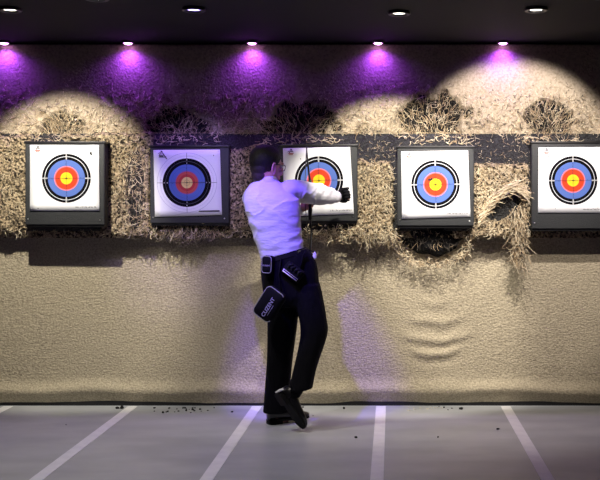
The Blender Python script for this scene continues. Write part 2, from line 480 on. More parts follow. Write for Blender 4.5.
# ------------------------------------------------------------------ ceiling downlights
DL = [(4, 'far left'), (128, 'leftmost of the four purple ones in view above the gap right of the first target'), (252, ''), (378, ''), (503, '')]
DLAB = {4: 'small purple ceiling downlight off at the far left corner of the felt', 128: 'small purple ceiling downlight above the gap between first and second target',
        252: 'small purple ceiling downlight straight above the archer\'s head', 378: 'small purple ceiling downlight above the gap right of the archer\'s target',
        503: 'small purple ceiling downlight above the straw patch with the hole'}
for px, _ in DL:
    y = -0.165
    x = (px - 392) * (CAM_D + y) / F
    t = thing('ceiling_downlight', DLAB[px], 'ceiling light', (x, y, CEIL), 'purple ceiling downlights')
    ring = [[Vector((x + r * math.cos(a), y + r * math.sin(a), z)) for a in [2 * PI * j / 28 for j in range(28)]] for r, z in
            ((0.038, CEIL + 0.011), (0.041, CEIL - 0.002), (0.038, CEIL - 0.006), (0.032, CEIL - 0.005), (0.030, CEIL + 0.011))]
    b = MB(); b.loft(ring, 0, False); b.build('trim_ring', M['black'], t)
    b = MB()
    b.loft([[Vector((x + r * math.cos(a), y + r * math.sin(a), z)) for a in [2 * PI * j / 24 for j in range(24)]] for r, z in
            ((0.030, CEIL + 0.009), (0.028, CEIL - 0.004), (0.020, CEIL - 0.011), (0.007, CEIL - 0.014))])
    lens = b.build('lens', mat('lit_lens', (1, 0.6, 1), emit=((0.85, 0.35, 1.0), 8)) if 'lens' not in M else M['lens'], t)
    M['lens'] = lens.data.materials[0]
    spot('downlight_beam', (x, y, CEIL - 0.02), (x, y + 0.04, 1.6), 9, PURPLE, 150, 1.0, 0.02, t)

# track spotlights -------------------------------------------------------
LABS = ['recessed ceiling spotlight aimed at the first target', 'recessed ceiling spotlight aimed at the archer\'s target', 'recessed ceiling spotlight aimed at the fourth target',
        'recessed ceiling spotlight aimed low at the carpet left of the archer', 'recessed ceiling spotlight aimed low at the carpet on the right', 'recessed ceiling spotlight with purple beam aimed at the archer\'s back', 'recessed ceiling spotlight with violet beam aimed at the second target', 'added ceiling fill light aimed down at the floor behind the archer']
for (kind, x, y, aim, power, colr, ang, bl), lab in zip(TRACK, LABS):
    t = thing('recessed_spotlight', lab, 'spotlight', (x, y, CEIL), 'recessed ceiling spotlights')
    cir = lambda r, z: [Vector((x + r * math.cos(a), y + r * math.sin(a), z)) for a in [2 * PI * j / 28 for j in range(28)]]
    b = MB(); b.loft([cir(.062, CEIL + .011), cir(.065, CEIL - .002), cir(.060, CEIL - .007), cir(.046, CEIL - .006), cir(.043, CEIL + .011)], 0, False); b.build('trim_ring', M['black'], t)
    b = MB(); b.loft([cir(.043, CEIL + .010), cir(.040, CEIL + .004), cir(.02, CEIL + .001), cir(.004, CEIL)])
    b.build('lens', mat('spot_lens_' + kind, (1, 1, 1), emit=(colr, 8)), t)
    spot('spot_beam', (x, y, CEIL - .012), aim, power, colr, ang, bl, 0.025, t)

# ------------------------------------------------------------------ target boards and faces
def sheet_quad(corners, off, th=0.002):
    """thin paper sheet with slightly lifted corners, from four world corners TL TR BR BL"""
    n = 10; V = []; Fs = []
    for s_ in (0, 1):
        for i in range(n + 1):
            for j in range(n + 1):
                a = i / n; c = j / n
                p = (corners[0] * (1 - a) + corners[3] * a) * (1 - c) + (corners[1] * (1 - a) + corners[2] * a) * c
                lift = 0.0012 * (abs(2 * a - 1) ** 6) * (abs(2 * c - 1) ** 6)
                V.append(p + Vector((0, -lift - (0 if s_ else th), 0)))
    N = (n + 1) ** 2
    for i in range(n):
        for j in range(n):
            q = i * (n + 1) + j
            Fs.append((q, q + n + 1, q + n + 2, q + 1)); Fs.append((N + q, N + q + 1, N + q + n + 2, N + q + n + 1))
    ed = [(0 * (n + 1) + j) for j in range(n + 1)] + [i * (n + 1) + n for i in range(1, n + 1)] + [n * (n + 1) + j for j in range(n - 1, -1, -1)] + [i * (n + 1) for i in range(n - 1, 0, -1)]
    for k in range(len(ed)):
        e0, e1 = ed[k], ed[(k + 1) % len(ed)]
        Fs.append((e0, e1, N + e1, N + e0))
    return V, Fs


def stroke(b, p, q, wd, mi, Y):
    p = Vector(p); q = Vector(q); t = (q - p).normalized(); s_ = Vector((-t.z, 0, t.x)) * wd / 2
    b.add([Vector(v) + Vector((0, Y, 0)) for v in (p + s_, p - s_, q - s_, q + s_)], [(0, 1, 2, 3)], mi)


# board px rect, front depth, paper corners TL TR BR BL px, ring centre px, material, labels
TG = [
    ((25, 142, 104.5, 225), -0.25, ((30, 145), (99, 145), (99.5, 211), (30, 211)), (66.5, 178.3), 'face_bright', 'first target from the left', 'left'),
    ((150, 146, 229, 223.5), -0.20, ((153.5, 150), (220, 149.5), (222, 215), (155, 217)), (187, 182.7), 'face_purple_lit', 'second target, lit purple', 'purple'),
    ((280, 145, 357.5, 221.5), -0.19, ((283, 148.3), (350, 147), (354, 214), (284, 216.5)), (319, 180.5), 'face_bright', 'third target, behind the archer\'s arm', 'arm'),
    ((397, 146.5, 474, 226), -0.21, ((401, 151.5), (468, 150.5), (470.5, 217), (402, 219)), (435.5, 184.5), 'face_bright', 'fourth target', 'fourth'),
    ((531.5, 142, 612, 229), -0.21, ((538.5, 147.5), (606, 147), (607, 213), (538, 213)), (573, 180.5), 'face_bright', 'fifth target at the right edge', 'right'),
]
BL_ = ['black foam target board at the far left with grey lower lip', 'black foam target board under purple light with a steel pin low on its right',
       'black foam target board behind the archer\'s outstretched arm', 'black foam target board above the torn straw nest right of the archer', 'black foam target board at the far right edge']
FL_ = ['white archery face at the far left, brightly lit', 'white archery face tinted purple with dull rings and fine outer circles', 'white archery face partly hidden behind the archer\'s white sleeve',
       'white archery face right of the archer with arrow holes near the gold', 'white archery face at the far right, cut off by the frame']
for k, (br, Yf, pc, ctr, mm, _, key) in enumerate(TG):
    lo = P(br[0], br[3], Yf); hi = P(br[2], br[1], Yf)
    t = thing('target_board', BL_[k], 'target board', ((lo.x + hi.x) / 2, -0.14, lo.z), 'target boards')
    b = MB(); b.box((lo.x, Yf, lo.z), (hi.x, BAND_Y - 0.001, hi.z), bevel=0.008); b.build('foam_slab', M['board'], t)
    b = MB(); b.box((lo.x - 0.006, Yf - 0.004, hi.z - 0.012), (hi.x + 0.006, BAND_Y - 0.002, hi.z + 0.005), bevel=0.003)
    b.build('edge_strip', M['black'], t); b = MB(); b.box((lo.x + 0.004, Yf + 0.01, lo.z - 0.014), (hi.x - 0.004, BAND_Y - 0.002, lo.z + 0.004), bevel=0.003)
    b.build('edge_strip', M['black'], t)
    for qx, qy in ((br[2] - 4.5, br[3] - 5), (br[0] + 3, br[3] - 6)):
        c = P(qx, qy, Yf); b = MB(); b.ell(c + Vector((0, -0.002, 0)), (0.005, 0.004, 0.005), seg=12, rings=8); b.build('screw', M['pin'], t)
    # paper face
    Yp = Yf - 0.004
    cor = [P(a, c, Yp) for a, c in pc]; cc = P(ctr[0], ctr[1], Yp)
    ft = thing('paper_target', FL_[k], 'archery target', (cc.x, Yp, cc.z), 'paper target faces')
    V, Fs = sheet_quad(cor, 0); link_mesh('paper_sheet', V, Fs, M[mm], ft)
    e = -0.0042; dull = mm == 'face_purple_lit'
    xax = (cor[1] - cor[0]).normalized(); zax = Vector((-xax.z, 0, xax.x))
    def L(a, c_): return cc + xax * a + zax * c_
    b = MB()
    for ax in range(4):
        r_ = Matrix.Rotation(ax * PI / 2, 3, 'Y')
        def K(a, c_, r_=r_): v = r_ @ Vector((a, 0, c_)); return L(v.x, v.z)
        if dull:
            for rr in (19.6, 22.8): stroke(b, K(rr * u - 0.003, 0), K(rr * u + 0.003, 0), 0.006, 0, e)
        else:
            stroke(b, K(18.6 * u, 0), K(24.4 * u, 0), 0.007, 0, e)
            stroke(b, K(18.6 * u, 0), K(24.4 * u, 0), 0.0025, 1, e - 0.0006)
        stroke(b, K(1.0 * u, 0), K((30 if dull else 17.5) * u, 0), 0.0022 if dull else 0.0016, 1, e - 0.0003)
        stroke(b, K(0, 0), K(1.4 * u, 0), 0.004, 1, e - 0.0003)
        for rr in (7.2, 9.8, 14, 17): stroke(b, K(rr * u, 0.004), K(rr * u + 0.004, 0.004), 0.003, 1, e - 0.0003)
    b.build('ring_marks', [M['ink_white'], M['ink']], ft, False)
    # small print, lower right corner, and the emblem, upper left
    b = MB(); rr = random.Random(k)
    p0 = cor[2] + xax * (-0.155) + zax * 0.022
    if dull:
        b.add([p0 + Vector((0, e, 0)), p0 + xax * 0.14 + Vector((0, e, 0)), p0 + xax * 0.14 + zax * 0.010 + Vector((0, e, 0)), p0 + zax * 0.008 + xax * .006 + Vector((0, e, 0))], [(0, 1, 2, 3)], 0)
    else:
        x_ = 0.0
        while x_ < 0.135:
            h_ = rr.choice((0.006, 0.008)); q0 = p0 + xax * x_
            stroke(b, q0, q0 + zax * h_, 0.0016, 0, e)
            if rr.random() < .7: stroke(b, q0 + zax * rr.choice((0, h_ / 2, h_)), q0 + xax * 0.005 + zax * rr.choice((0, h_ / 2, h_)), 0.0014, 0, e)
            if rr.random() < .6: stroke(b, q0 + xax * 0.005, q0 + xax * 0.005 + zax * h_, 0.0014, 0, e)
            x_ += rr.choice((0.008, 0.0085, 0.012))
    b.build('small_print', M['ink'], ft, False)
    b = MB(); g = cor[0] + xax * 0.035 + zax * (-0.035)
    for (a0, c0, a1, c1, wd, mi) in ((0.000, 0, .034, 0, .006, 1 if not dull else 0), (.004, -.008, .030, -.008, .004, 1 if not dull else 0), (.006, .004, .022, .028, .004, 0), (.022, .028, .010, .026, .004, 0),
                                     (.022, .028, .026, .014, .004, 0), (.012, .016, .032, .010, .004, 0), (-.004, .010, .010, .018, .003, 0)):
        stroke(b, g + xax * a0 + zax * c0, g + xax * a1 + zax * c1, wd, mi, e)
    if dull:
        for (a0, c0, a1, c1) in ((.03, .01, .05, -.02), (.0, -.012, .05, -.012), (.046, -.02, .056, -.026)): stroke(b, g + xax * a0 + zax * c0, g + xax * a1 + zax * c1, .005, 0, e)
    b.build('printed_emblem', [M['ink'], M['ink_red']], ft, False)
    # arrow holes and tears
    b = MB()
    holes = {'left': [(6, 13.5 + 11, .011), (24.5, 25, .012), (25, 23.5, .008), (-28, -30, .004), (9, -18, .003), (-21, 9, .005)],
             'purple': [(27, 27, .005), (-26, 3, .003), (4, 10, .002)],
             'arm': [(-18, 22, .004), (12, 20, .004), (20, 22, .003), (-8, 12, .003), (22, 24, .004)],
             'fourth': [(-6, 5.2, .011), (-3.6, 5.8, .009), (-4.8, 4.8, .008), (2, 5.6, .004), (24, 24, .006), (25.5, 25.5, .005), (18, 7.5, .004), (-14, 15, .004), (9, 2, .003), (28, 13, .003), (16, -8, .003),
                        (26, 16, .003), (-8, 30, .003), (0, 28, .003), (-12, -28, .003), (8, -26, .003), (-2, -6, .002), (5, 11, .002)],
             'right': [(-24, 24, .006), (-26, -20, .003), (-18, -28, .003), (-10, 12, .003)]}[key]
    for (hx, hz, hr) in holes:
        if key == 'left' and hx == 6: continue
        c = L(hx * u, hz * u); pts = [c + xax * (hr * .8 * math.cos(a) * rr.uniform(.5, 1.1)) + zax * (hr * math.sin(a) * rr.uniform(.6, 1.3)) + Vector((0, e - .0008, 0)) for a in [2 * PI * q / 8 for q in range(8)]]
        b.add(pts, [tuple(range(8))], 0)
    b.build('arrow_holes', M['ink'], ft, False)
    for a, c_ in ((0, 0), (1, 0), (2, 0), (3, 0)):
        ctrp = (cor[0] + cor[1] + cor[2] + cor[3]) / 4; q = cor[a] * 0.95 + ctrp * 0.05 + Vector((0, -0.005, 0))
        b = MB(); b.ell(q, (0.0035, 0.003, 0.0035), seg=10, rings=6); b.build('pin', M['pin'], ft)

# ------------------------------------------------------------------ straw fibres
SM = [M['straw_a'], M['straw_b'], M['straw_c']]
R = random.Random(11)


def fy(px, py):   # approximate front of what hangs there
    return FELT_Y - 0.012 if py < 134 else BAND_Y - 0.035


# short fibres fraying out of the felt, denser towards its lower edge
it = []
for _ in range(5200):
    px = R.uniform(-20, 625); t_ = R.random() ** 0.45; py = 74 + 60 * t_
    if R.random() < .88 and any(((px - c[0]) / c[2]) ** 2 + ((py - c[1]) / c[3]) ** 2 < 1.1 for c in CLUMPS): continue
    Y = FELT_Y - 0.004
    a = R.uniform(0, 2 * PI)
    it.append((P(px, py, Y), (math.cos(a), -0.55, math.sin(a) * 1.2), R.uniform(.018, .05) * (0.5 + 0.8 * t_), 2.2, R.uniform(.0012, .0026), R.choices((0, 1, 2), (5, 3, 2))[0]))
tag(strands('straw_fibre_fringe', SM, it, 2), 'frayed straw fibres along the lower part of the upper felt', 'straw', kind='stuff')
CL = ['frayed straw tuft above the first target', 'dark frayed straw tuft above the purple lit target', 'dark torn straw tuft above the archer\'s target', 'big frayed straw tuft above the fourth target', 'frayed straw tuft above the last target at the right']
for (cx, cy, a_, b_), lab, dk in zip(CLUMPS, CL, (3, 6, 5, 4, 4)):
    it = []
    for _ in range(620):
        an = R.uniform(0, 2 * PI); rr_ = math.sqrt(R.uniform(0.0, 1))
        px = cx + a_ * 1.25 * rr_ * math.cos(an); py = min(cy + b_ * 1.15 * rr_ * math.sin(an), 140)
        d = (math.cos(an) * 0.8 + R.gauss(0, .4), -R.uniform(.1, .6), 1.1 + R.gauss(0, .6))
        it.append((P(px, py + 3, FELT_Y + 0.015), d, R.uniform(.04, .11), 1.6, R.uniform(.0013, .0028), R.choices((0, 1, 2), (3, 4, dk))[0]))
    for _ in range(60):   # pale curls lying on top of the board below
        px = cx + R.uniform(-a_ - 8, a_ + 8); d = (R.gauss(0, 1), -R.uniform(.1, .6), R.gauss(0.1, .4))
        it.append((P(px, 140 + R.uniform(-4, 4), BAND_Y - 0.01), d, R.uniform(.03, .08), 2.6, R.uniform(.002, .0035), R.choice((0, 0, 1))))
    tag(strands('straw_tuft', SM, it, 3), lab, 'straw', 'frayed straw tufts above the boards', 'stuff')

# matting fibres on the patches between the boards
def patch(lab, rects, n, mix, lenr=(.025, .06), down=0.6, curl=2.4, rad=(.0016, .003), ex=0, name='straw_patch', Y=BAND_Y - 0.03, front=.5):
    it = []
    for _ in range(n):
        a, c, d_, e_ = R.choice(rects)
        px = R.uniform(a, d_); py = R.uniform(c, e_)
        if ex and any(((px - h[0]) / h[2]) ** 2 + ((py - h[1]) / h[3]) ** 2 < .8 for h in HOLES): continue
        it.append((P(px, py, Y), (R.gauss(0, 1), -R.uniform(0.05, front), R.gauss(-down, .8)), R.uniform(*lenr), curl, R.uniform(*rad), R.choices((0, 1, 2), mix)[0]))
    return tag(strands(name, SM, it, 5), lab, 'straw', 'straw fibres between the boards', 'stuff')


patch('straw patch between the first and second target boards', [(108, 136, 152, 234)], 1000, (4, 4, 3), ex=1)
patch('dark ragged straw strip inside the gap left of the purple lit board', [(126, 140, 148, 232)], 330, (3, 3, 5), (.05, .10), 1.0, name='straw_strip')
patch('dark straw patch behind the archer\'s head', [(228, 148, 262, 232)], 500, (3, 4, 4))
patch('yellow straw patch between archer\'s target and the fourth target', [(356, 162, 392, 234)], 900, (7, 3, 1), ex=1)
patch('yellow straw patch with a dark hole between the last two targets', [(473, 165, 528, 234)], 1300, (7, 3, 1), ex=1)
patch('stray straw curls on the black band right of the archer\'s target', [(356, 140, 400, 162), (470, 137, 534, 166)], 190, (3, 3, 1), (.015, .035), 0, 3.5, (.001, .002), name='straw_curls', Y=BAND_Y - 0.003)
patch('thin straw at the left of the first target board', [(-10, 140, 26, 232)], 250, (5, 4, 2), name='straw_strip')


def hang(lab, items_fn, n, name, cat='straw'):
    it = [items_fn() for _ in range(n)]
    tag(strands(name, SM, it, 8, 6), lab, cat, 'loose straw hanging below the boards', 'stuff')


hang('ragged straw hanging out below the purple lit board', lambda: (P(R.gauss(187, 17), R.uniform(222, 234), BAND_Y - R.uniform(0, .05)), (R.gauss(0, .6), -.15, -1), R.uniform(.03, .13), 2.6, R.uniform(.0015, .003), R.choices((0, 1, 2), (3, 3, 4))[0]), 330, 'straw_hank')
hang('pale straw curls below the archer\'s target board', lambda: (P(R.gauss(334, 13), R.gauss(234, 4), BAND_Y - R.uniform(0.01, .07)), (R.gauss(0, 1), -.3, R.gauss(-.1, .6)), R.uniform(.03, .09), 3.2, R.uniform(.002, .0038), R.choices((0, 1, 2), (6, 3, 2))[0]), 190, 'straw_hank')
hang('loose straw hanging from the patch left of the fourth target board', lambda: (P(R.uniform(356, 396), R.uniform(226, 240), BAND_Y - R.uniform(0, .04)), (R.gauss(.2, .6), -.15, -1), R.uniform(.03, .10), 2.4, R.uniform(.0016, .003), R.choices((0, 1, 2), (6, 3, 2))[0]), 300, 'straw_hank')


def nest():
    a = R.uniform(-0.15, PI + .15); r_ = R.gauss(1, .06)
    p = P(433 + 40 * r_ * math.cos(a), 232 + 33 * r_ * math.sin(a), BAND_Y + R.uniform(-.02, .09))
    return (p, (-math.sin(a) + R.gauss(0, .7), -R.uniform(0, .5), -math.cos(a) * .6 + R.gauss(-.1, .5)), R.uniform(.03, .065), 2.5, R.uniform(.0016, .0032), R.choices((0, 1, 2), (6, 3, 2))[0])


hang('round ragged straw nest hanging below the fourth target board', nest, 380, 'straw_nest')
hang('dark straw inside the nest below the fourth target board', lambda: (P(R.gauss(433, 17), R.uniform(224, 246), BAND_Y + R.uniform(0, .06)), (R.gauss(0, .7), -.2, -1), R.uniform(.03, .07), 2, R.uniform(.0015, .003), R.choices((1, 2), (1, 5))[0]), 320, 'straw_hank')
b = MB(); b.ell(P(433, 230, -.04), (0.22, 0.085, 0.175), seg=32, rings=20, fn=lambda p: p * (1 + .08 * math.sin(p.x * 40) * math.cos(p.z * 33)))  # black lump standing in for the shade in the nest's hole
tag(b.build('nest_dark_lump', M['torn'], None, True, loc=P(433, 226, -.04)), 'black lump added to darken the hole inside the straw nest below the fourth target', 'foam lump')
hang('long straw hank dangling beside the last target board', lambda: (P(R.gauss(519, 4), R.uniform(205, 264), BAND_Y - R.uniform(.02, .07)), (R.gauss(0, .35), -.1, -1), R.uniform(.05, .13), 1.5, R.uniform(.0018, .0032), R.choices((0, 1, 2), (4, 4, 2))[0]), 330, 'straw_hank')
hang('pale folded straw swag arching over the hole in the right straw patch', lambda: (lambda s_: (P(478 + 46 * s_, 222 - 34 * math.sin(s_ * 2.2) + R.gauss(0, 2.5), BAND_Y - R.uniform(.05, .09)), (1, -.1, .9 * math.cos(s_ * 2.2) + R.gauss(0, .25)), R.uniform(.05, .10), .8, R.uniform(.002, .0035), R.choices((0, 1), (5, 2))[0]))(R.random()), 260, 'straw_swag')
hang('thin straw fringe along the lower edge of the backstop', lambda: (P(R.uniform(-20, 620), R.uniform(229, 236), BAND_Y - R.uniform(0, .03)), (R.gauss(0, .6), -.1, -1), R.uniform(.012, .04), 2.2, R.uniform(.0012, .0022), R.choices((0, 1, 2), (2, 4, 5))[0]), 700, 'straw_fringe')

# ------------------------------------------------------------------ floor crumbs
def crumb_mesh(seed, m):
    rr = random.Random(seed); b = MB()
    b.ell((0, 0, 0.006), (0.012, 0.009, 0.0065), seg=9, rings=6, fn=lambda p: p * rr.uniform(.7, 1.2))
    o = b.build('foam_crumb', m, None, False); o.hide_render = False; return o


cr = [(120, 408.5, 1.5, 'largest'), (306, 422, 1.1, ''), (344, 408.6, .9, '')]
pts = [(122, 408.6, 1.6), (117.5, 408.8, 1.2)]
for _ in range(26): pts.append((R.gauss(186, 15), R.uniform(407.3, 413), R.uniform(.35, .8)))
pts += [(163, 413, .9), (344, 408.8, 1.0), (303, 407.5, .6), (356, 438, .9), (313, 416, .35), (444, 407.8, .7), (461, 409.5, 1.2), (498, 429.5, .7), (439, 407, .4), (452, 408.5, .4), (448, 410, .35), (438, 437.5, .6),
        (66, 425, .4), (300, 411, .6), (303, 413, .7), (297, 409, .5)]
proto = crumb_mesh(1, M['crumb']); white = crumb_mesh(7, M['crumb_w']); white.name = 'straw_crumb'
grp = 'black foam crumbs fallen on the floor'
for i, (px, py, s_) in enumerate(pts):
    o = proto if i == 0 else proto.copy()
    if i: COL.objects.link(o)
    k = CAM_H / ((py - 210) / F)
    o.location = ((px - 392) * k / F, min(k - CAM_D, -0.035), 0); o.scale = (s_ * R.uniform(.8, 1.5), s_, s_); o.rotation_euler = (0, 0, R.uniform(0, 6))
    if i < 2: lab, g = ('larger black foam crumb right against the end of the first floor line', 'smaller of two big black foam crumbs left of the first floor line')[i], None
    elif 124 < px < 236: lab, g = 'tiny black foam crumb of the scatter left of the archer by the carpet foot', 'crumb scatter left of the archer'
    elif 290 < px < 320: lab, g = 'small black foam crumb on the floor just right of the archer\'s shoes', 'crumbs beside the shoes'
    elif 430 < px < 470: lab, g = 'black foam crumb on the floor below the fourth target', 'crumbs below the fourth target'
    elif px < 100: lab, g = 'lone tiny black crumb on the floor at the far left', None
    elif px > 480: lab, g = 'lone black crumb on the floor left of the last floor line', None
    elif py > 430: lab, g = 'lone black crumb near the camera left of the straight floor line', None
    else: lab, g = 'lone black crumb against the carpet foot right of the archer', None
    tag(o, lab, 'crumb', g)
for i in range(14):
    o = white if i == 0 else white.copy()
    if i: COL.objects.link(o)
    px, py = R.gauss(428, 14), R.uniform(407.2, 411); k = CAM_H / ((py - 210) / F)
    o.location = ((px - 392) * k / F, min(k - CAM_D, -0.035), 0); q = R.uniform(.3, .55); o.scale = (q * 1.4, q, q)
    tag(o, 'tiny pale straw crumb on the floor below the fourth target', 'crumb', 'pale crumbs below the fourth target')

# ------------------------------------------------------------------ the archer
YB0 = -0.68
ROOT = Vector((P(284, 0, YB0).x, -0.62, 0))
person = thing('person', 'person in white shirt and black trousers, back turned, right arm stretched towards the target', 'person', ROOT)


def ring_lr(l, r, py, yc, depth, n=40, tilt=0.0, power=2.4, sc=1.0, yaw=0):
    """horizontal body ring given by its left and right silhouette"""
    a = P(l, py, yc); b = P(r, py, yc); c = (a + b) / 2; hw = (b - a).length / 2 * sc; out = []
    for j in range(n):
        t = 2 * PI * j / n; ct, st = math.cos(t), math.sin(t)
        x = hw * math.copysign(abs(ct) ** (2 / power), ct); y = depth * sc * math.copysign(abs(st) ** (2 / power), st)
        out.append(c + Vector((x, y - yaw * x, tilt * x)))
    return out


def interp_rings(keys, sub=4, **kw):
    """keys: (left, right, py, yc, depth, tilt)"""
    out = []
    ks = np.array(keys, float); n = len(ks)
    for i in range(n - 1):
        p0, p1, p2, p3 = ks[max(i - 1, 0)], ks[i], ks[i + 1], ks[min(i + 2, n - 1)]
        for k in range(sub):
            t = k / sub
            v = 0.5 * (2 * p1 + (p2 - p0) * t + (2 * p0 - 5 * p1 + 4 * p2 - p3) * t * t + (3 * p1 - p0 - 3 * p2 + p3) * t ** 3)
            out.append(ring_lr(v[0], v[1], v[2], v[3], v[4], tilt=v[5], **kw))
    v = ks[-1]; out.append(ring_lr(v[0], v[1], v[2], v[3], v[4], tilt=v[5], **kw))
    return out


TORSO = [(259, 277, 178.5, -.66, .050, -.1), (256, 281, 182, -.665, .065, -.1), (250.5, 289, 187, -.67, .085, -.15), (246, 296, 194, -.675, .105, -.1), (244.5, 299, 202, -.68, .115, 0), (246, 300, 211, -.68, .120, 0),
         (249.5, 300, 222, -.68, .118, .05), (254, 301, 234, -.68, .112, .12), (258.5, 302.5, 246, -.68, .110, .2), (261, 304, 255, -.68, .110, .25)]
HEADC = P(266.8, 166, -0.66)
TH = math.radians(38)
HF = Matrix(((math.cos(TH), -math.sin(TH), 0), (math.sin(TH), math.cos(TH), 0), (0, 0, 1)))   # head frame: x face, y left, z up
TILT = Matrix.Rotation(math.radians(8), 3, 'Y')   # chin down
HM = HF @ TILT
HMS = HM * 1.06
HS = 1.06
hp = lambda x, y, z: HEADC + HM @ Vector((x, y, z)) * HS

# key joints
SH_R = P(291, 191, -.64); EL_R = P(319, 194.5, -.50); WR_R = P(336.5, 197, -.38)
SH_L = P(253, 198, -.62); EL_L = P(279, 216, -.44); WR_L = P(301, 209, -.41)


def hand(b, wrist, fwd, side, nrm, curl, sc=1.0, fat=1.0):
    f = Vector(fwd).normalized(); s_ = Vector(side); s_ = (s_ - f * s_.dot(f)).normalized(); n_ = Vector(nrm); n_ = (n_ - f * n_.dot(f) - s_ * n_.dot(s_)).normalized()
    W_ = Vector(wrist)
    rings = []
    for t, hw, th in ((-.01, .026, .020), (.015, .031, .018), (.045, .040, .016), (.075, .041, .014), (.088, .036, .011)):
        rings.append([W_ + f * t * sc + (s_ * hw * math.cos(a) + n_ * th * math.sin(a)) * sc * fat for a in [2 * PI * j / 18 for j in range(18)]])
    b.loft(rings)
    for off, ln, r0 in ((.029, .92, .0088), (.010, 1.0, .0092), (-.010, .95, .0088), (-.028, .76, .0076)):
        p = W_ + (f * .078 + s_ * off) * sc; d = f.copy(); pts = [p - f * .02 * sc, p]; an = 0
        for sl, cu in ((.044, curl[0]), (.027, curl[1]), (.021, curl[2])):
            an += math.radians(cu); d = f * math.cos(an) + n_ * math.sin(an) + s_ * off * 1.5
            p = p + d.normalized() * sl * ln * sc; pts.append(p)
        b.limb(pts, [r0 * sc * fat * q for q in (1.05, 1.05, 1.0, .92, .78)], 10, 4)
        b.ell(pts[-1], (r0 * .78 * sc * fat,) * 3, seg=8, rings=6)
    p = W_ + (f * .018 + s_ * .024) * sc; d1 = (s_ * .75 + f * .7 + n_ * .35).normalized(); d2 = (s_ * .15 + f * .9 + n_ * .6).normalized()
    pts = [p, p + d1 * .040 * sc, p + d1 * .040 * sc + d2 * .032 * sc, p + d1 * .040 * sc + d2 * .032 * sc + (d2 + n_ * .4).normalized() * .024 * sc]
    b.limb(pts, [.014 * sc * fat, .012 * sc * fat, .0105 * sc * fat, .008 * sc * fat], 10, 4)
    return [W_ + (f * .085 + n_ * .03) * sc]


def head_pieces(b):
    b.ell(hp(-.012, 0, .030), (.094, .075, .084), HMS, seg=32, rings=24)
    b.ell(hp(.026, 0, -.028), (.060, .058, .078), HMS, fn=lambda p: Vector((p.x, p.y * (1 + p.z * 3.0), p.z)))
    b.ell(hp(.062, 0, -.083), (.024, .026, .020), HMS)                       # chin
    b.ell(hp(-.03, 0, -.035), (.052, .055, .055), HMS)                       # nape
    b.tube([hp(.078, 0, .012), hp(.094, 0, -.012), hp(.106, 0, -.030), hp(.088, 0, -.040)], [.007, .009, .013, .010], 10)   # nose
    b.tube([hp(.080, -.040, .024), hp(.090, -.02, .030), hp(.090, .02, .030), hp(.080, .040, .024)], .009, 8)              # brow
    for s_ in (-1, 1):
        b.ell(hp(.070, s_ * .036, -.020), (.020, .022, .020), HMS)           # cheek
    b.ell(hp(.083, 0, -.056), (.012, .024, .006), HMS); b.ell(hp(.081, 0, -.065), (.011, .020, .007), HMS)                   # lips
    for s_ in (-1, 1):                                                     # ears
        q = Matrix.Rotation(s_ * math.radians(-24), 3, 'Z')
        fr = HM @ q
        c = hp(-.002, s_ * .080, -.018)
        loop = [c + fr @ Vector((.018 * math.sin(a) - .002, s_ * .006, .034 * math.cos(a) - (.004 if math.cos(a) < 0 else 0))) for a in [2 * PI * j / 14 for j in range(15)]]
        b.tube(loop, [.0055] * 15, 8); b.ell(c, (.014, .005, .026), fr, seg=14, rings=10); b.ell(c + fr @ Vector((.004, s_ * .001, -.033)), (.010, .006, .010), fr, seg=10, rings=8)


b = MB()
head_pieces(b)
neck0 = P(266, 192, -.665); b.limb([neck0, P(266.5, 181, -.662), hp(-.020, 0, -.05)], [.066, .058, .058], 24)
b.loft(interp_rings(TORSO, sc=0.84))
b.loft(interp_rings([(264, 304, 252, -.68, .095, 0), (266, 312, 270, -.68, .10, 0), (270, 312, 292, -.68, .10, 0), (282, 300, 304, -.68, .06, 0)]))
b.limb([SH_R, EL_R, WR_R], [.048, .038, .027], 18)
b.limb([SH_L, EL_L, WR_L], [.048, .038, .026], 18)
b.limb([P(279, 285, -.65), P(282, 335, -.64), P(278, 375, -.60), P(275, 408, -.575)], [.075, .056, .048, .036], 18)     # left leg, standing
b.limb([P(300, 285, -.69), P(313, 332, -.72), P(302, 370, -.76), P(290, 394, -.79)], [.075, .056, .044, .024], 18)     # right leg, crossed behind
b.limb([P(275, 406, -.575), P(275, 415, -.57), P(280, 419.5, -.55), P(288, 420.5, -.525)], [.034, .030, .024, .018], 14)
b.limb([P(290, 394, -.79), P(288, 400, -.805), P(293, 409, -.795)], [.024, .024, .016], 12)
HR = (WR_R, (.80, .55, .02), (-.1, .1, 1), (.5, -.85, 0))
HL = (WR_L, (.85, -.1, .5), (.1, .5, .9), (.6, -.7, -.2))
hand(b, *HR, (75, 90, 55), 0.86)
gl = hand(b, *HL, (55, 75, 50), 0.95)
body = b.build('body', M['skin'], person); remesh(body, 0.0042, 3)

# shirt
b = MB()
b.loft(interp_rings(TORSO))
b.limb([P(286, 193, -.65), SH_R, P(307, 192.5, -.57), EL_R, P(329, 196, -.43), WR_R - Vector((.012, 0.01, 0))], [.066, .068, .066, .068, .052, .040], 22)
b.limb([P(262, 194, -.65), SH_L, P(266, 208, -.52), EL_L, P(293, 212, -.415), P(299.5, 210, -.41)], [.062, .064, .062, .060, .046, .038], 22)
b.ell(SH_L, (.058, .07, .06)); b.ell(P(288, 192, -.655), (.075, .08, .055))
shirt = b.build('shirt', M['shirt'], person); remesh(shirt, 0.0055, 7)
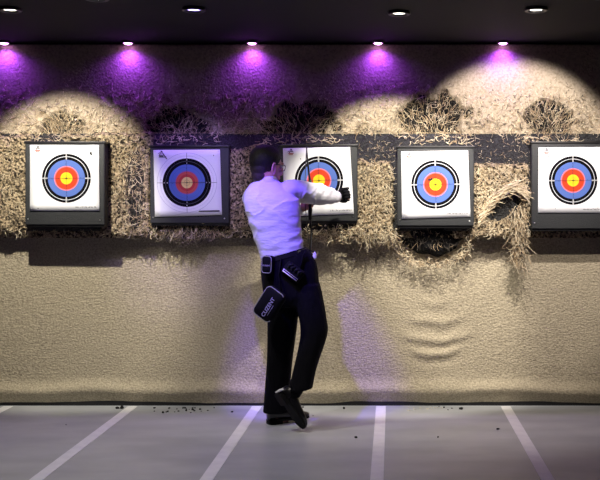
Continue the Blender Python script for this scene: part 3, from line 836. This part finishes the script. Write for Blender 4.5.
# soft cloth folds as real displacement
me = shirt.data; co = np.empty(len(me.vertices) * 3); me.vertices.foreach_get('co', co); co = co.reshape(-1, 3)
no = np.empty(len(me.vertices) * 3); me.vertices.foreach_get('normal', no); no = no.reshape(-1, 3)
wx = co[:, 0] + ROOT.x; wz = co[:, 2] + ROOT.z
body_part = 1 - sstep(-0.62, -0.60, co[:, 0] * 0 + co[:, 1] + ROOT.y) * 0
def ridge(n): return (1 - np.abs(n)) ** 3
f1 = ridge(fbm(wx * 0.9 + wz * 0.55, wz * 1.5 - wx * 0.9, 77, 0.16, 2) * 2.4)
f2 = ridge(fbm(wx * 2 - wz * 1.2, wz * 0.8 + wx, 91, 0.12, 2) * 2.4)
armw = sstep(P(296, 0, -.6).x, P(306, 0, -.6).x, wx)
co += no * (0.0055 * f1 * (1 - armw) + 0.008 * f2 * armw)[:, None]
me.vertices.foreach_set('co', co.ravel()); me.update()
b = MB()   # collar
cr_ = []
for py_, grow in ((181.5, 1.10), (177.5, 1.06), (175.6, 1.02), (177.5, 1.22), (181.8, 1.30)):
    cr_.append([Vector((p.x, p.y, p.z + (0.25 * (p.x - P(267, 0, -.66).x)) * -1 * .5)) for p in ring_lr(267 - 8.2 * grow, 267 + 8.6 * grow, py_, -.665, .052 * grow, n=36)])
b.loft(cr_, 0, False); col_ = b.build('collar', M['shirt'], person)
for nm, wr, dr, r0 in (('cuff', WR_R, (WR_R - EL_R).normalized(), .036), ('cuff', P(299.5, 210, -.41), (WR_L - EL_L).normalized(), .037)):
    b = MB(); b.tube([wr - dr * .035, wr - dr * .02, wr + dr * .008, wr + dr * .010, wr - dr * .004], [r0 + .004, r0 + .004, r0 + .001, r0 - .004, r0 - .008], 22, cap=False); b.build(nm, M['shirt'], person)

# trousers
b = MB()
b.loft(interp_rings([(261.5, 306, 253.5, -.68, .118, .30), (261, 312, 259, -.68, .122, .22), (261, 317, 268, -.68, .128, .1), (262, 319, 282, -.68, .130, 0), (264, 320.5, 296, -.68, .122, 0), (268, 318, 306, -.68, .10, 0)]))
b.loft(interp_rings([(264, 299, 284, -.66, .112, 0), (266.5, 299.5, 300, -.655, .106, 0), (267.5, 298, 318, -.65, .098, 0), (267.5, 295.5, 338, -.64, .090, 0), (267, 292.5, 360, -.62, .082, 0), (265.5, 290.5, 382, -.60, .078, 0), (264, 288.5, 402, -.585, .080, 0), (263, 289, 412, -.58, .084, 0)]))
b.loft(interp_rings([(284, 320, 284, -.69, .112, 0), (292, 323.5, 300, -.70, .106, 0), (299, 326.5, 318, -.715, .096, 0), (300.5, 328, 332, -.725, .092, .1), (298.5, 325, 345, -.735, .088, .15), (295, 320, 360, -.75, .080, .2), (291.5, 315.5, 375, -.77, .074, .2),
                     (288.5, 312.5, 390, -.785, .074, .15)]))
tr = b.build('trousers', M['trousers'], person); remesh(tr, 0.0065, 6)
b = MB(); b.loft(interp_rings([(261.5, 307, 254.6, -.68, .121, .30), (261, 309, 258.0, -.68, .124, .28)]), 0, False)
belt = b.build('belt', M['shoe'], person)

# shoes: built in a local frame (x toe, z up) and placed
def shoe(heel, toe, upv, L_=0.285):
    heel = Vector(heel); ax = (Vector(toe) - heel).normalized(); up = Vector(upv); up = (up - ax * up.dot(ax)).normalized(); sd = up.cross(ax)
    T = lambda x, y, z: heel + ax * x + sd * y + up * z
    prof = [(0.0, .022, .060), (.012, .032, .082), (.05, .036, .088), (.09, .037, .080), (.13, .040, .066), (.17, .046, .054), (.21, .049, .044), (.245, .043, .036), (.27, .030, .028), (.285, .012, .020)]
    b = MB(); rg = []
    for x, hw, h in prof:
        rg.append([T(x * L_ / .285, hw * math.copysign(abs(math.cos(a)) ** .8, math.cos(a)), .014 + h * (0.5 + 0.5 * math.sin(a)) - (.004 if math.sin(a) < 0 else 0)) for a in [2 * PI * j / 24 for j in range(24)]])
    b.loft(rg); s_ = b.build('shoe', M['shoe'], person)
    b = MB()
    for z0, z1, x0, x1 in ((.006, .018, 0, .285), (-.012, .008, 0, .082)):
        for lay in (0,):
            pr = [(x, hw * 1.07) for x, hw, h in prof if x0 <= x <= x1 + .01]
            top = [T(x * L_ / .285, hw, 0) for x, hw in pr] + [T(x * L_ / .285, -hw, 0) for x, hw in reversed(pr)]
            b.loft([[p + up * z0 for p in top], [p + up * z1 for p in top]])
    b.build('sole', M['sole'], s_, False)
    b = MB()
    for q in range(4):
        x = .105 + q * .02
        b.tube([T(x, -.022, .072 - q * .006), T(x + .004, 0, .084 - q * .007), T(x, .022, .072 - q * .006)], .0022, 6)
    b.build('laces', M['nylon'], s_)
    return s_


h1 = P(267.5, 424, -.59); h1.z = 0.012
t1 = h1 + Vector((.235, .12, 0))
shoe(h1, t1, (0, 0, 1), .275)
toe2 = P(302, 431, -.815); toe2.z = 0.022
heel2 = P(277.5, 393, -.845)
shoe(heel2, toe2, Vector((.62, .52, .38)), .27)
b = MB(); q = P(288, 392, -.80); b.limb([P(299, 382, -.77), P(294, 392, -.79), P(287, 400, -.81)], [.052, .046, .042], 16); b.build('sock', M['nylon'], person)
b = MB(); b.tube([P(275.5, 392.5, -.868), P(279.5, 390.5, -.872), P(283.5, 388.8, -.866)], [.004, .0075, .006], 8); b.build('heel_white_bar', M['ink_white'], person)  # short white bar across the raised heel

# hair
b = MB()
def hairfn(p):
    # inside the skull where the face, ears and nape are bare
    x, y, z = p.x, p.y, p.z + .030
    side = sstep(.055, .068, np.float64(abs(y)))
    front = x + .012
    line = -.090 + 1.25 * max(0, front + .02)      # hairline climbs towards the face
    line = min(line, .062)
    k = float(sstep(line - .006, line + .008, np.float64(z)))
    return p * (0.90 + 0.10 * k + 0.035 * k * float(sstep(.03, .09, np.float64(z))))
b.ell(hp(-.014, 0, .030), (.0985, .080, .090), HMS, seg=64, rings=48, fn=hairfn)
b.ell(hp(-.045, 0, -.022), (.052, .062, .050), HMS, seg=32, rings=24); b.ell(hp(-.040, 0, -.060), (.047, .050, .045), HMS, seg=32, rings=24)
hair = b.build('hair', M['hair'], person, loc=HEADC); remesh(hair, 0.0035, 2)
# glasses
b = MB()
for s_ in (-1, 1):
    b.tube([hp(-.004, s_ * .085, .006), hp(.03, s_ * .082, .010), hp(.086, s_ * .066, .012)], .0026, 6)
    c = hp(.096, s_ * .034, .002)
    b.tube([c + HM @ Vector((-abs(.026 * math.cos(a)) * .3, .027 * math.cos(a), .018 * math.sin(a))) for a in [2 * PI * j / 18 for j in range(19)]], .002, 6)
b.tube([hp(.100, -.009, .006), hp(.100, .009, .006)], .002, 6)
b.build('glasses', M['metal'], person)
b = MB()
for s_ in (-1, 1): b.ell(hp(.074, s_ * .032, .004), (.0125, .0125, .0115), HMS, seg=16, rings=12)
b.build('eyes', M['eye'], person)
# black cover, slightly fatter, over the outstretched hand
b = MB(); hand(b, *HR, (75, 90, 55), 0.86, 1.15); g = b.build('dark_hand_cover', M['nylon'], person); remesh(g, 0.0035, 2)

# ------------------------------------------------------------------ what he wears and holds
def frame_from(fx, fz, ny):
    return None


def plaque(name, label, cat, c, tilt_deg, w_, h_, th, rad, parent=None, m='nylon', nrm=(0, -1, 0)):
    """soft rounded flat bag, its face towards the room, rotated by tilt in its own plane"""
    t = parent
    n_ = Vector(nrm).normalized(); zz = (Vector((0, 0, 1)) - n_ * n_.z).normalized(); xx = zz.cross(n_) * -1
    xx = n_.cross(zz) * -1
    if xx.x < 0: xx = -xx
    q = Quaternion(n_, -math.radians(tilt_deg))
    ax, az = q @ xx, q @ zz
    out = []
    for cx, cz, a0 in ((w_ / 2 - rad, h_ / 2 - rad, 0), (-w_ / 2 + rad, h_ / 2 - rad, 90), (-w_ / 2 + rad, -h_ / 2 + rad, 180), (w_ / 2 - rad, -h_ / 2 + rad, 270)):
        for k in range(7):
            a = math.radians(a0 + 15 * k); out.append((cx + rad * math.cos(a), cz + rad * math.sin(a)))
    W3 = lambda x, z, d: Vector(c) + ax * x + az * z + n_ * d
    return out, W3, n_


# big belt pouch
PC = P(269.8, 304, -.850)
pouch = thing('belt_pouch', 'black nylon arrow pouch with grey piping and lavender lettering on the archer\'s hip', 'pouch', PC)
PW, PHt = .132, .200
PN = Vector((-.30, -1, 0)).normalized()
out, W3, n_ = plaque('', '', '', PC, 34, PW, PHt, .03, .030, nrm=PN)
b = MB()
b.loft([[W3(x * s_, z * s_, d) for x, z in out] for s_, d in ((.80, -.030), (.96, -.026), (1.0, -.012), (1.0, .008), (.96, .020), (.80, .027), (.3, .030))])
b.build('bag_body', M['nylon'], pouch)
b = MB(); lp = out[7:] + out[:4]; lp = [q for i, q in enumerate(out)]
b.tube([W3(x * .97, z * .97, .019) for x, z in out[3:27]], .0028, 6); b.build('piping', M['piping'], pouch)
b = MB(); b.tube([W3(.02, PHt / 2 - .01, -.02), P(279, 275, -.815), P(281, 258, -.812)], .010, 8, flat=.4); b.build('strap', M['nylon'], pouch)


def text_mesh(name, s_, size, origin, ax, az, n_, m, parent, ext=0.0006):
    cu = bpy.data.curves.new(name, 'FONT'); cu.body = s_; cu.size = size; cu.extrude = ext; cu.align_x = 'CENTER'; cu.align_y = 'CENTER'; cu.offset = size * .012
    o = bpy.data.objects.new(name, cu); COL.objects.link(o)
    dg = bpy.context.evaluated_depsgraph_get(); dg.update()
    me = bpy.data.meshes.new_from_object(o.evaluated_get(dg)); bpy.data.objects.remove(o)
    V = [Vector(origin) + ax * v.co.x + az * v.co.y + n_ * v.co.z for v in me.vertices]
    return link_mesh(name, V, [tuple(p.vertices) for p in me.polygons], m, parent, None, False)


axx = (W3(0, 1, 0) - W3(0, 0, 0)).normalized(); azz = -(W3(1, 0, 0) - W3(0, 0, 0)).normalized()
text_mesh('lettering', 'CUZENT', .033, W3(.012, -.012, .0315), axx, azz, n_, M['logo'], pouch)
b = MB()
b.tube([W3(.034, -.055, .0315), W3(.034, .015, .0315)], .0012, 4); b.build('underline', M['logo'], pouch)

# small square case on the belt
SCn = P(267.3, 264.5, -.822)
case = thing('belt_case', 'small square black case with grey piping on the back of the belt', 'case', SCn)
out, W3, n_ = plaque('', '', '', SCn, 2, .066, .106, .02, .018, nrm=(-.35, -1, 0))
b = MB(); b.loft([[W3(x * s_, z * s_, d) for x, z in out] for s_, d in ((.9, -.035), (1.0, -.028), (1.0, .002), (.94, .010), (.5, .012))]); b.build('case_body', M['nylon'], case)
b = MB(); lp = [W3(x * .93, z * .93, .010) for x, z in out]; b.tube(lp + lp[:2], .0022, 6); b.build('piping', M['piping'], case)
axx = (W3(1, 0, 0) - W3(0, 0, 0)).normalized(); azz = (W3(0, 1, 0) - W3(0, 0, 0)).normalized()
text_mesh('lettering', 'CUZENT', .013, W3(0, -.006, .0135), axx, azz, n_, M['piping'], case)

# hip quiver with striped flap
QC = P(293, 272, -.822)
qv = thing('hip_quiver', 'black hip quiver with a white striped flap hanging from the belt', 'quiver', QC)
out, W3, n_ = plaque('', '', '', QC, 37, .125, .085, .02, .014, nrm=(.05, -1, .08))
b = MB(); b.loft([[W3(x * s_, z * s_, d) for x, z in out] for s_, d in ((.9, -.03), (1.0, -.024), (1.0, .002), (.92, .010), (.5, .013))]); b.build('quiver_body', M['nylon'], qv)
b = MB()
for z in (-.030, -.018):
    stroke_pts = [W3(-.052, z, .0125), W3(.050, z, .0125)]
    b.tube(stroke_pts, .0030 if z < -.02 else .0014, 6)
b.tube([W3(-.052, -.030, .0125), W3(-.052, -.016, .0125)], .003, 6)
b.build('white_stripes', M['ink_white'], qv)
b = MB()
for k in range(4):
    b.tube([W3(-.038 + k * .024, .000, .012), W3(-.044 + k * .024, .022, .024), W3(-.030 + k * .024, .034, .018), W3(-.026 + k * .024, .012, .012)], .0042, 8)
b.build('tube_loops', M['crumb'], qv)
b = MB(); b.tube([W3(.03, .035, -.01), P(303, 256, -.80), P(306, 251, -.79)], .012, 8, flat=.5); b.build('strap', M['nylon'], qv)
kc = P(314.6, 255.5, -.70)
t = thing('white_charm', 'white teardrop shaped charm dangling at the archer\'s right hip', 'charm', kc)
b = MB(); b.ell(kc, (.012, .008, .024), seg=18, rings=14, fn=lambda p: Vector((p.x * (1 - p.z * 16), p.y, p.z))); b.build('charm_body', M['ink_white'], t)
b = MB(); b.tube([kc + Vector((0, 0, .022)), P(310, 250.5, -.70), P(305, 250, -.70)], .002, 6); b.build('cord', M['nylon'], t)

# recurve bow held upright in the left hand, seen nearly edge on
grip = (gl[0] + Vector((0, 0, 0)))
gx, gy, gz = grip
bow = thing('recurve_bow', 'thin black bow held upright in front of the archer\'s target', 'bow', grip)
by = Vector((0.10, 1, 0)).normalized()       # shooting direction, towards the wall
def bz(z, y, x=0): return grip + Vector((0, 0, z)) + by * y + Vector((x, 0, 0))
top = P(307.5, 146.5, gy); zt = top.z - gz; zb = P(311, 262, gy).z - gz
b = MB(); b.limb([bz(-.13, .01), bz(-.05, .018), bz(0, .0), bz(.05, .018), bz(.13, .01)], [.010, .014, .012, .014, .010], 10, 5, flat=1.5, up=(0, 1, 0)); b.build('riser', M['carbon'], bow)
dx = top.x - gx
b = MB(); b.limb([bz(.12, .01), bz(zt * .55, .0, dx * .5), bz(zt * .85, -.035, dx * .8), bz(zt, -.03, dx)], [.008, .006, .005, .004], 8, 5); b.build('limb', M['carbon'], bow)
b = MB(); b.limb([bz(-.12, .01), bz(zb * .55, .0, .01), bz(zb * .85, -.035, .012), bz(zb, -.03, .012)], [.008, .006, .005, .004], 8, 5); b.build('limb', M['carbon'], bow)
b = MB(); b.tube([bz(zt - .01, -.035, dx), bz(.02, -.09, -.018), bz(zb + .01, -.035, .012)], .0022, 6); b.build('bowstring', M['carbon'], bow)
# arrow from the bow hand to the outstretched hand
a0 = grip + Vector((-.012, -.01, .012)); a1 = Vector(WR_R) + Vector((.050, .035, -.006))
arrow = thing('arrow', 'thin dark arrow held between the archer\'s two hands', 'arrow', a0)
b = MB(); b.tube([a0, a1], .0032, 8); b.build('shaft', M['carbon'], arrow)
d = (a1 - a0).normalized(); b = MB(); b.tube([a1, a1 + d * .012, a1 + d * .025], [.004, .0045, .001], 8); b.build('arrow_point', M['pin'], arrow)
b = MB(); s0 = d.cross(Vector((0, 1, 0))).normalized()
for k in range(3):
    q = Quaternion(d, k * 2 * PI / 3) @ s0; p0 = a0 + d * .015
    b.add([p0, p0 + d * .045, p0 + d * .038 + q * .010, p0 + d * .006 + q * .011, p0 + Vector((0, .0008, 0)), p0 + d * .045 + Vector((0, .0008, 0)), p0 + d * .038 + q * .010 + Vector((0, .0008, 0)), p0 + d * .006 + q * .011 + Vector((0, .0008, 0))],
          [(0, 1, 2, 3), (7, 6, 5, 4), (0, 4, 5, 1), (1, 5, 6, 2), (2, 6, 7, 3), (3, 7, 4, 0)])
b.build('fletching', M['fletch'], arrow, False)
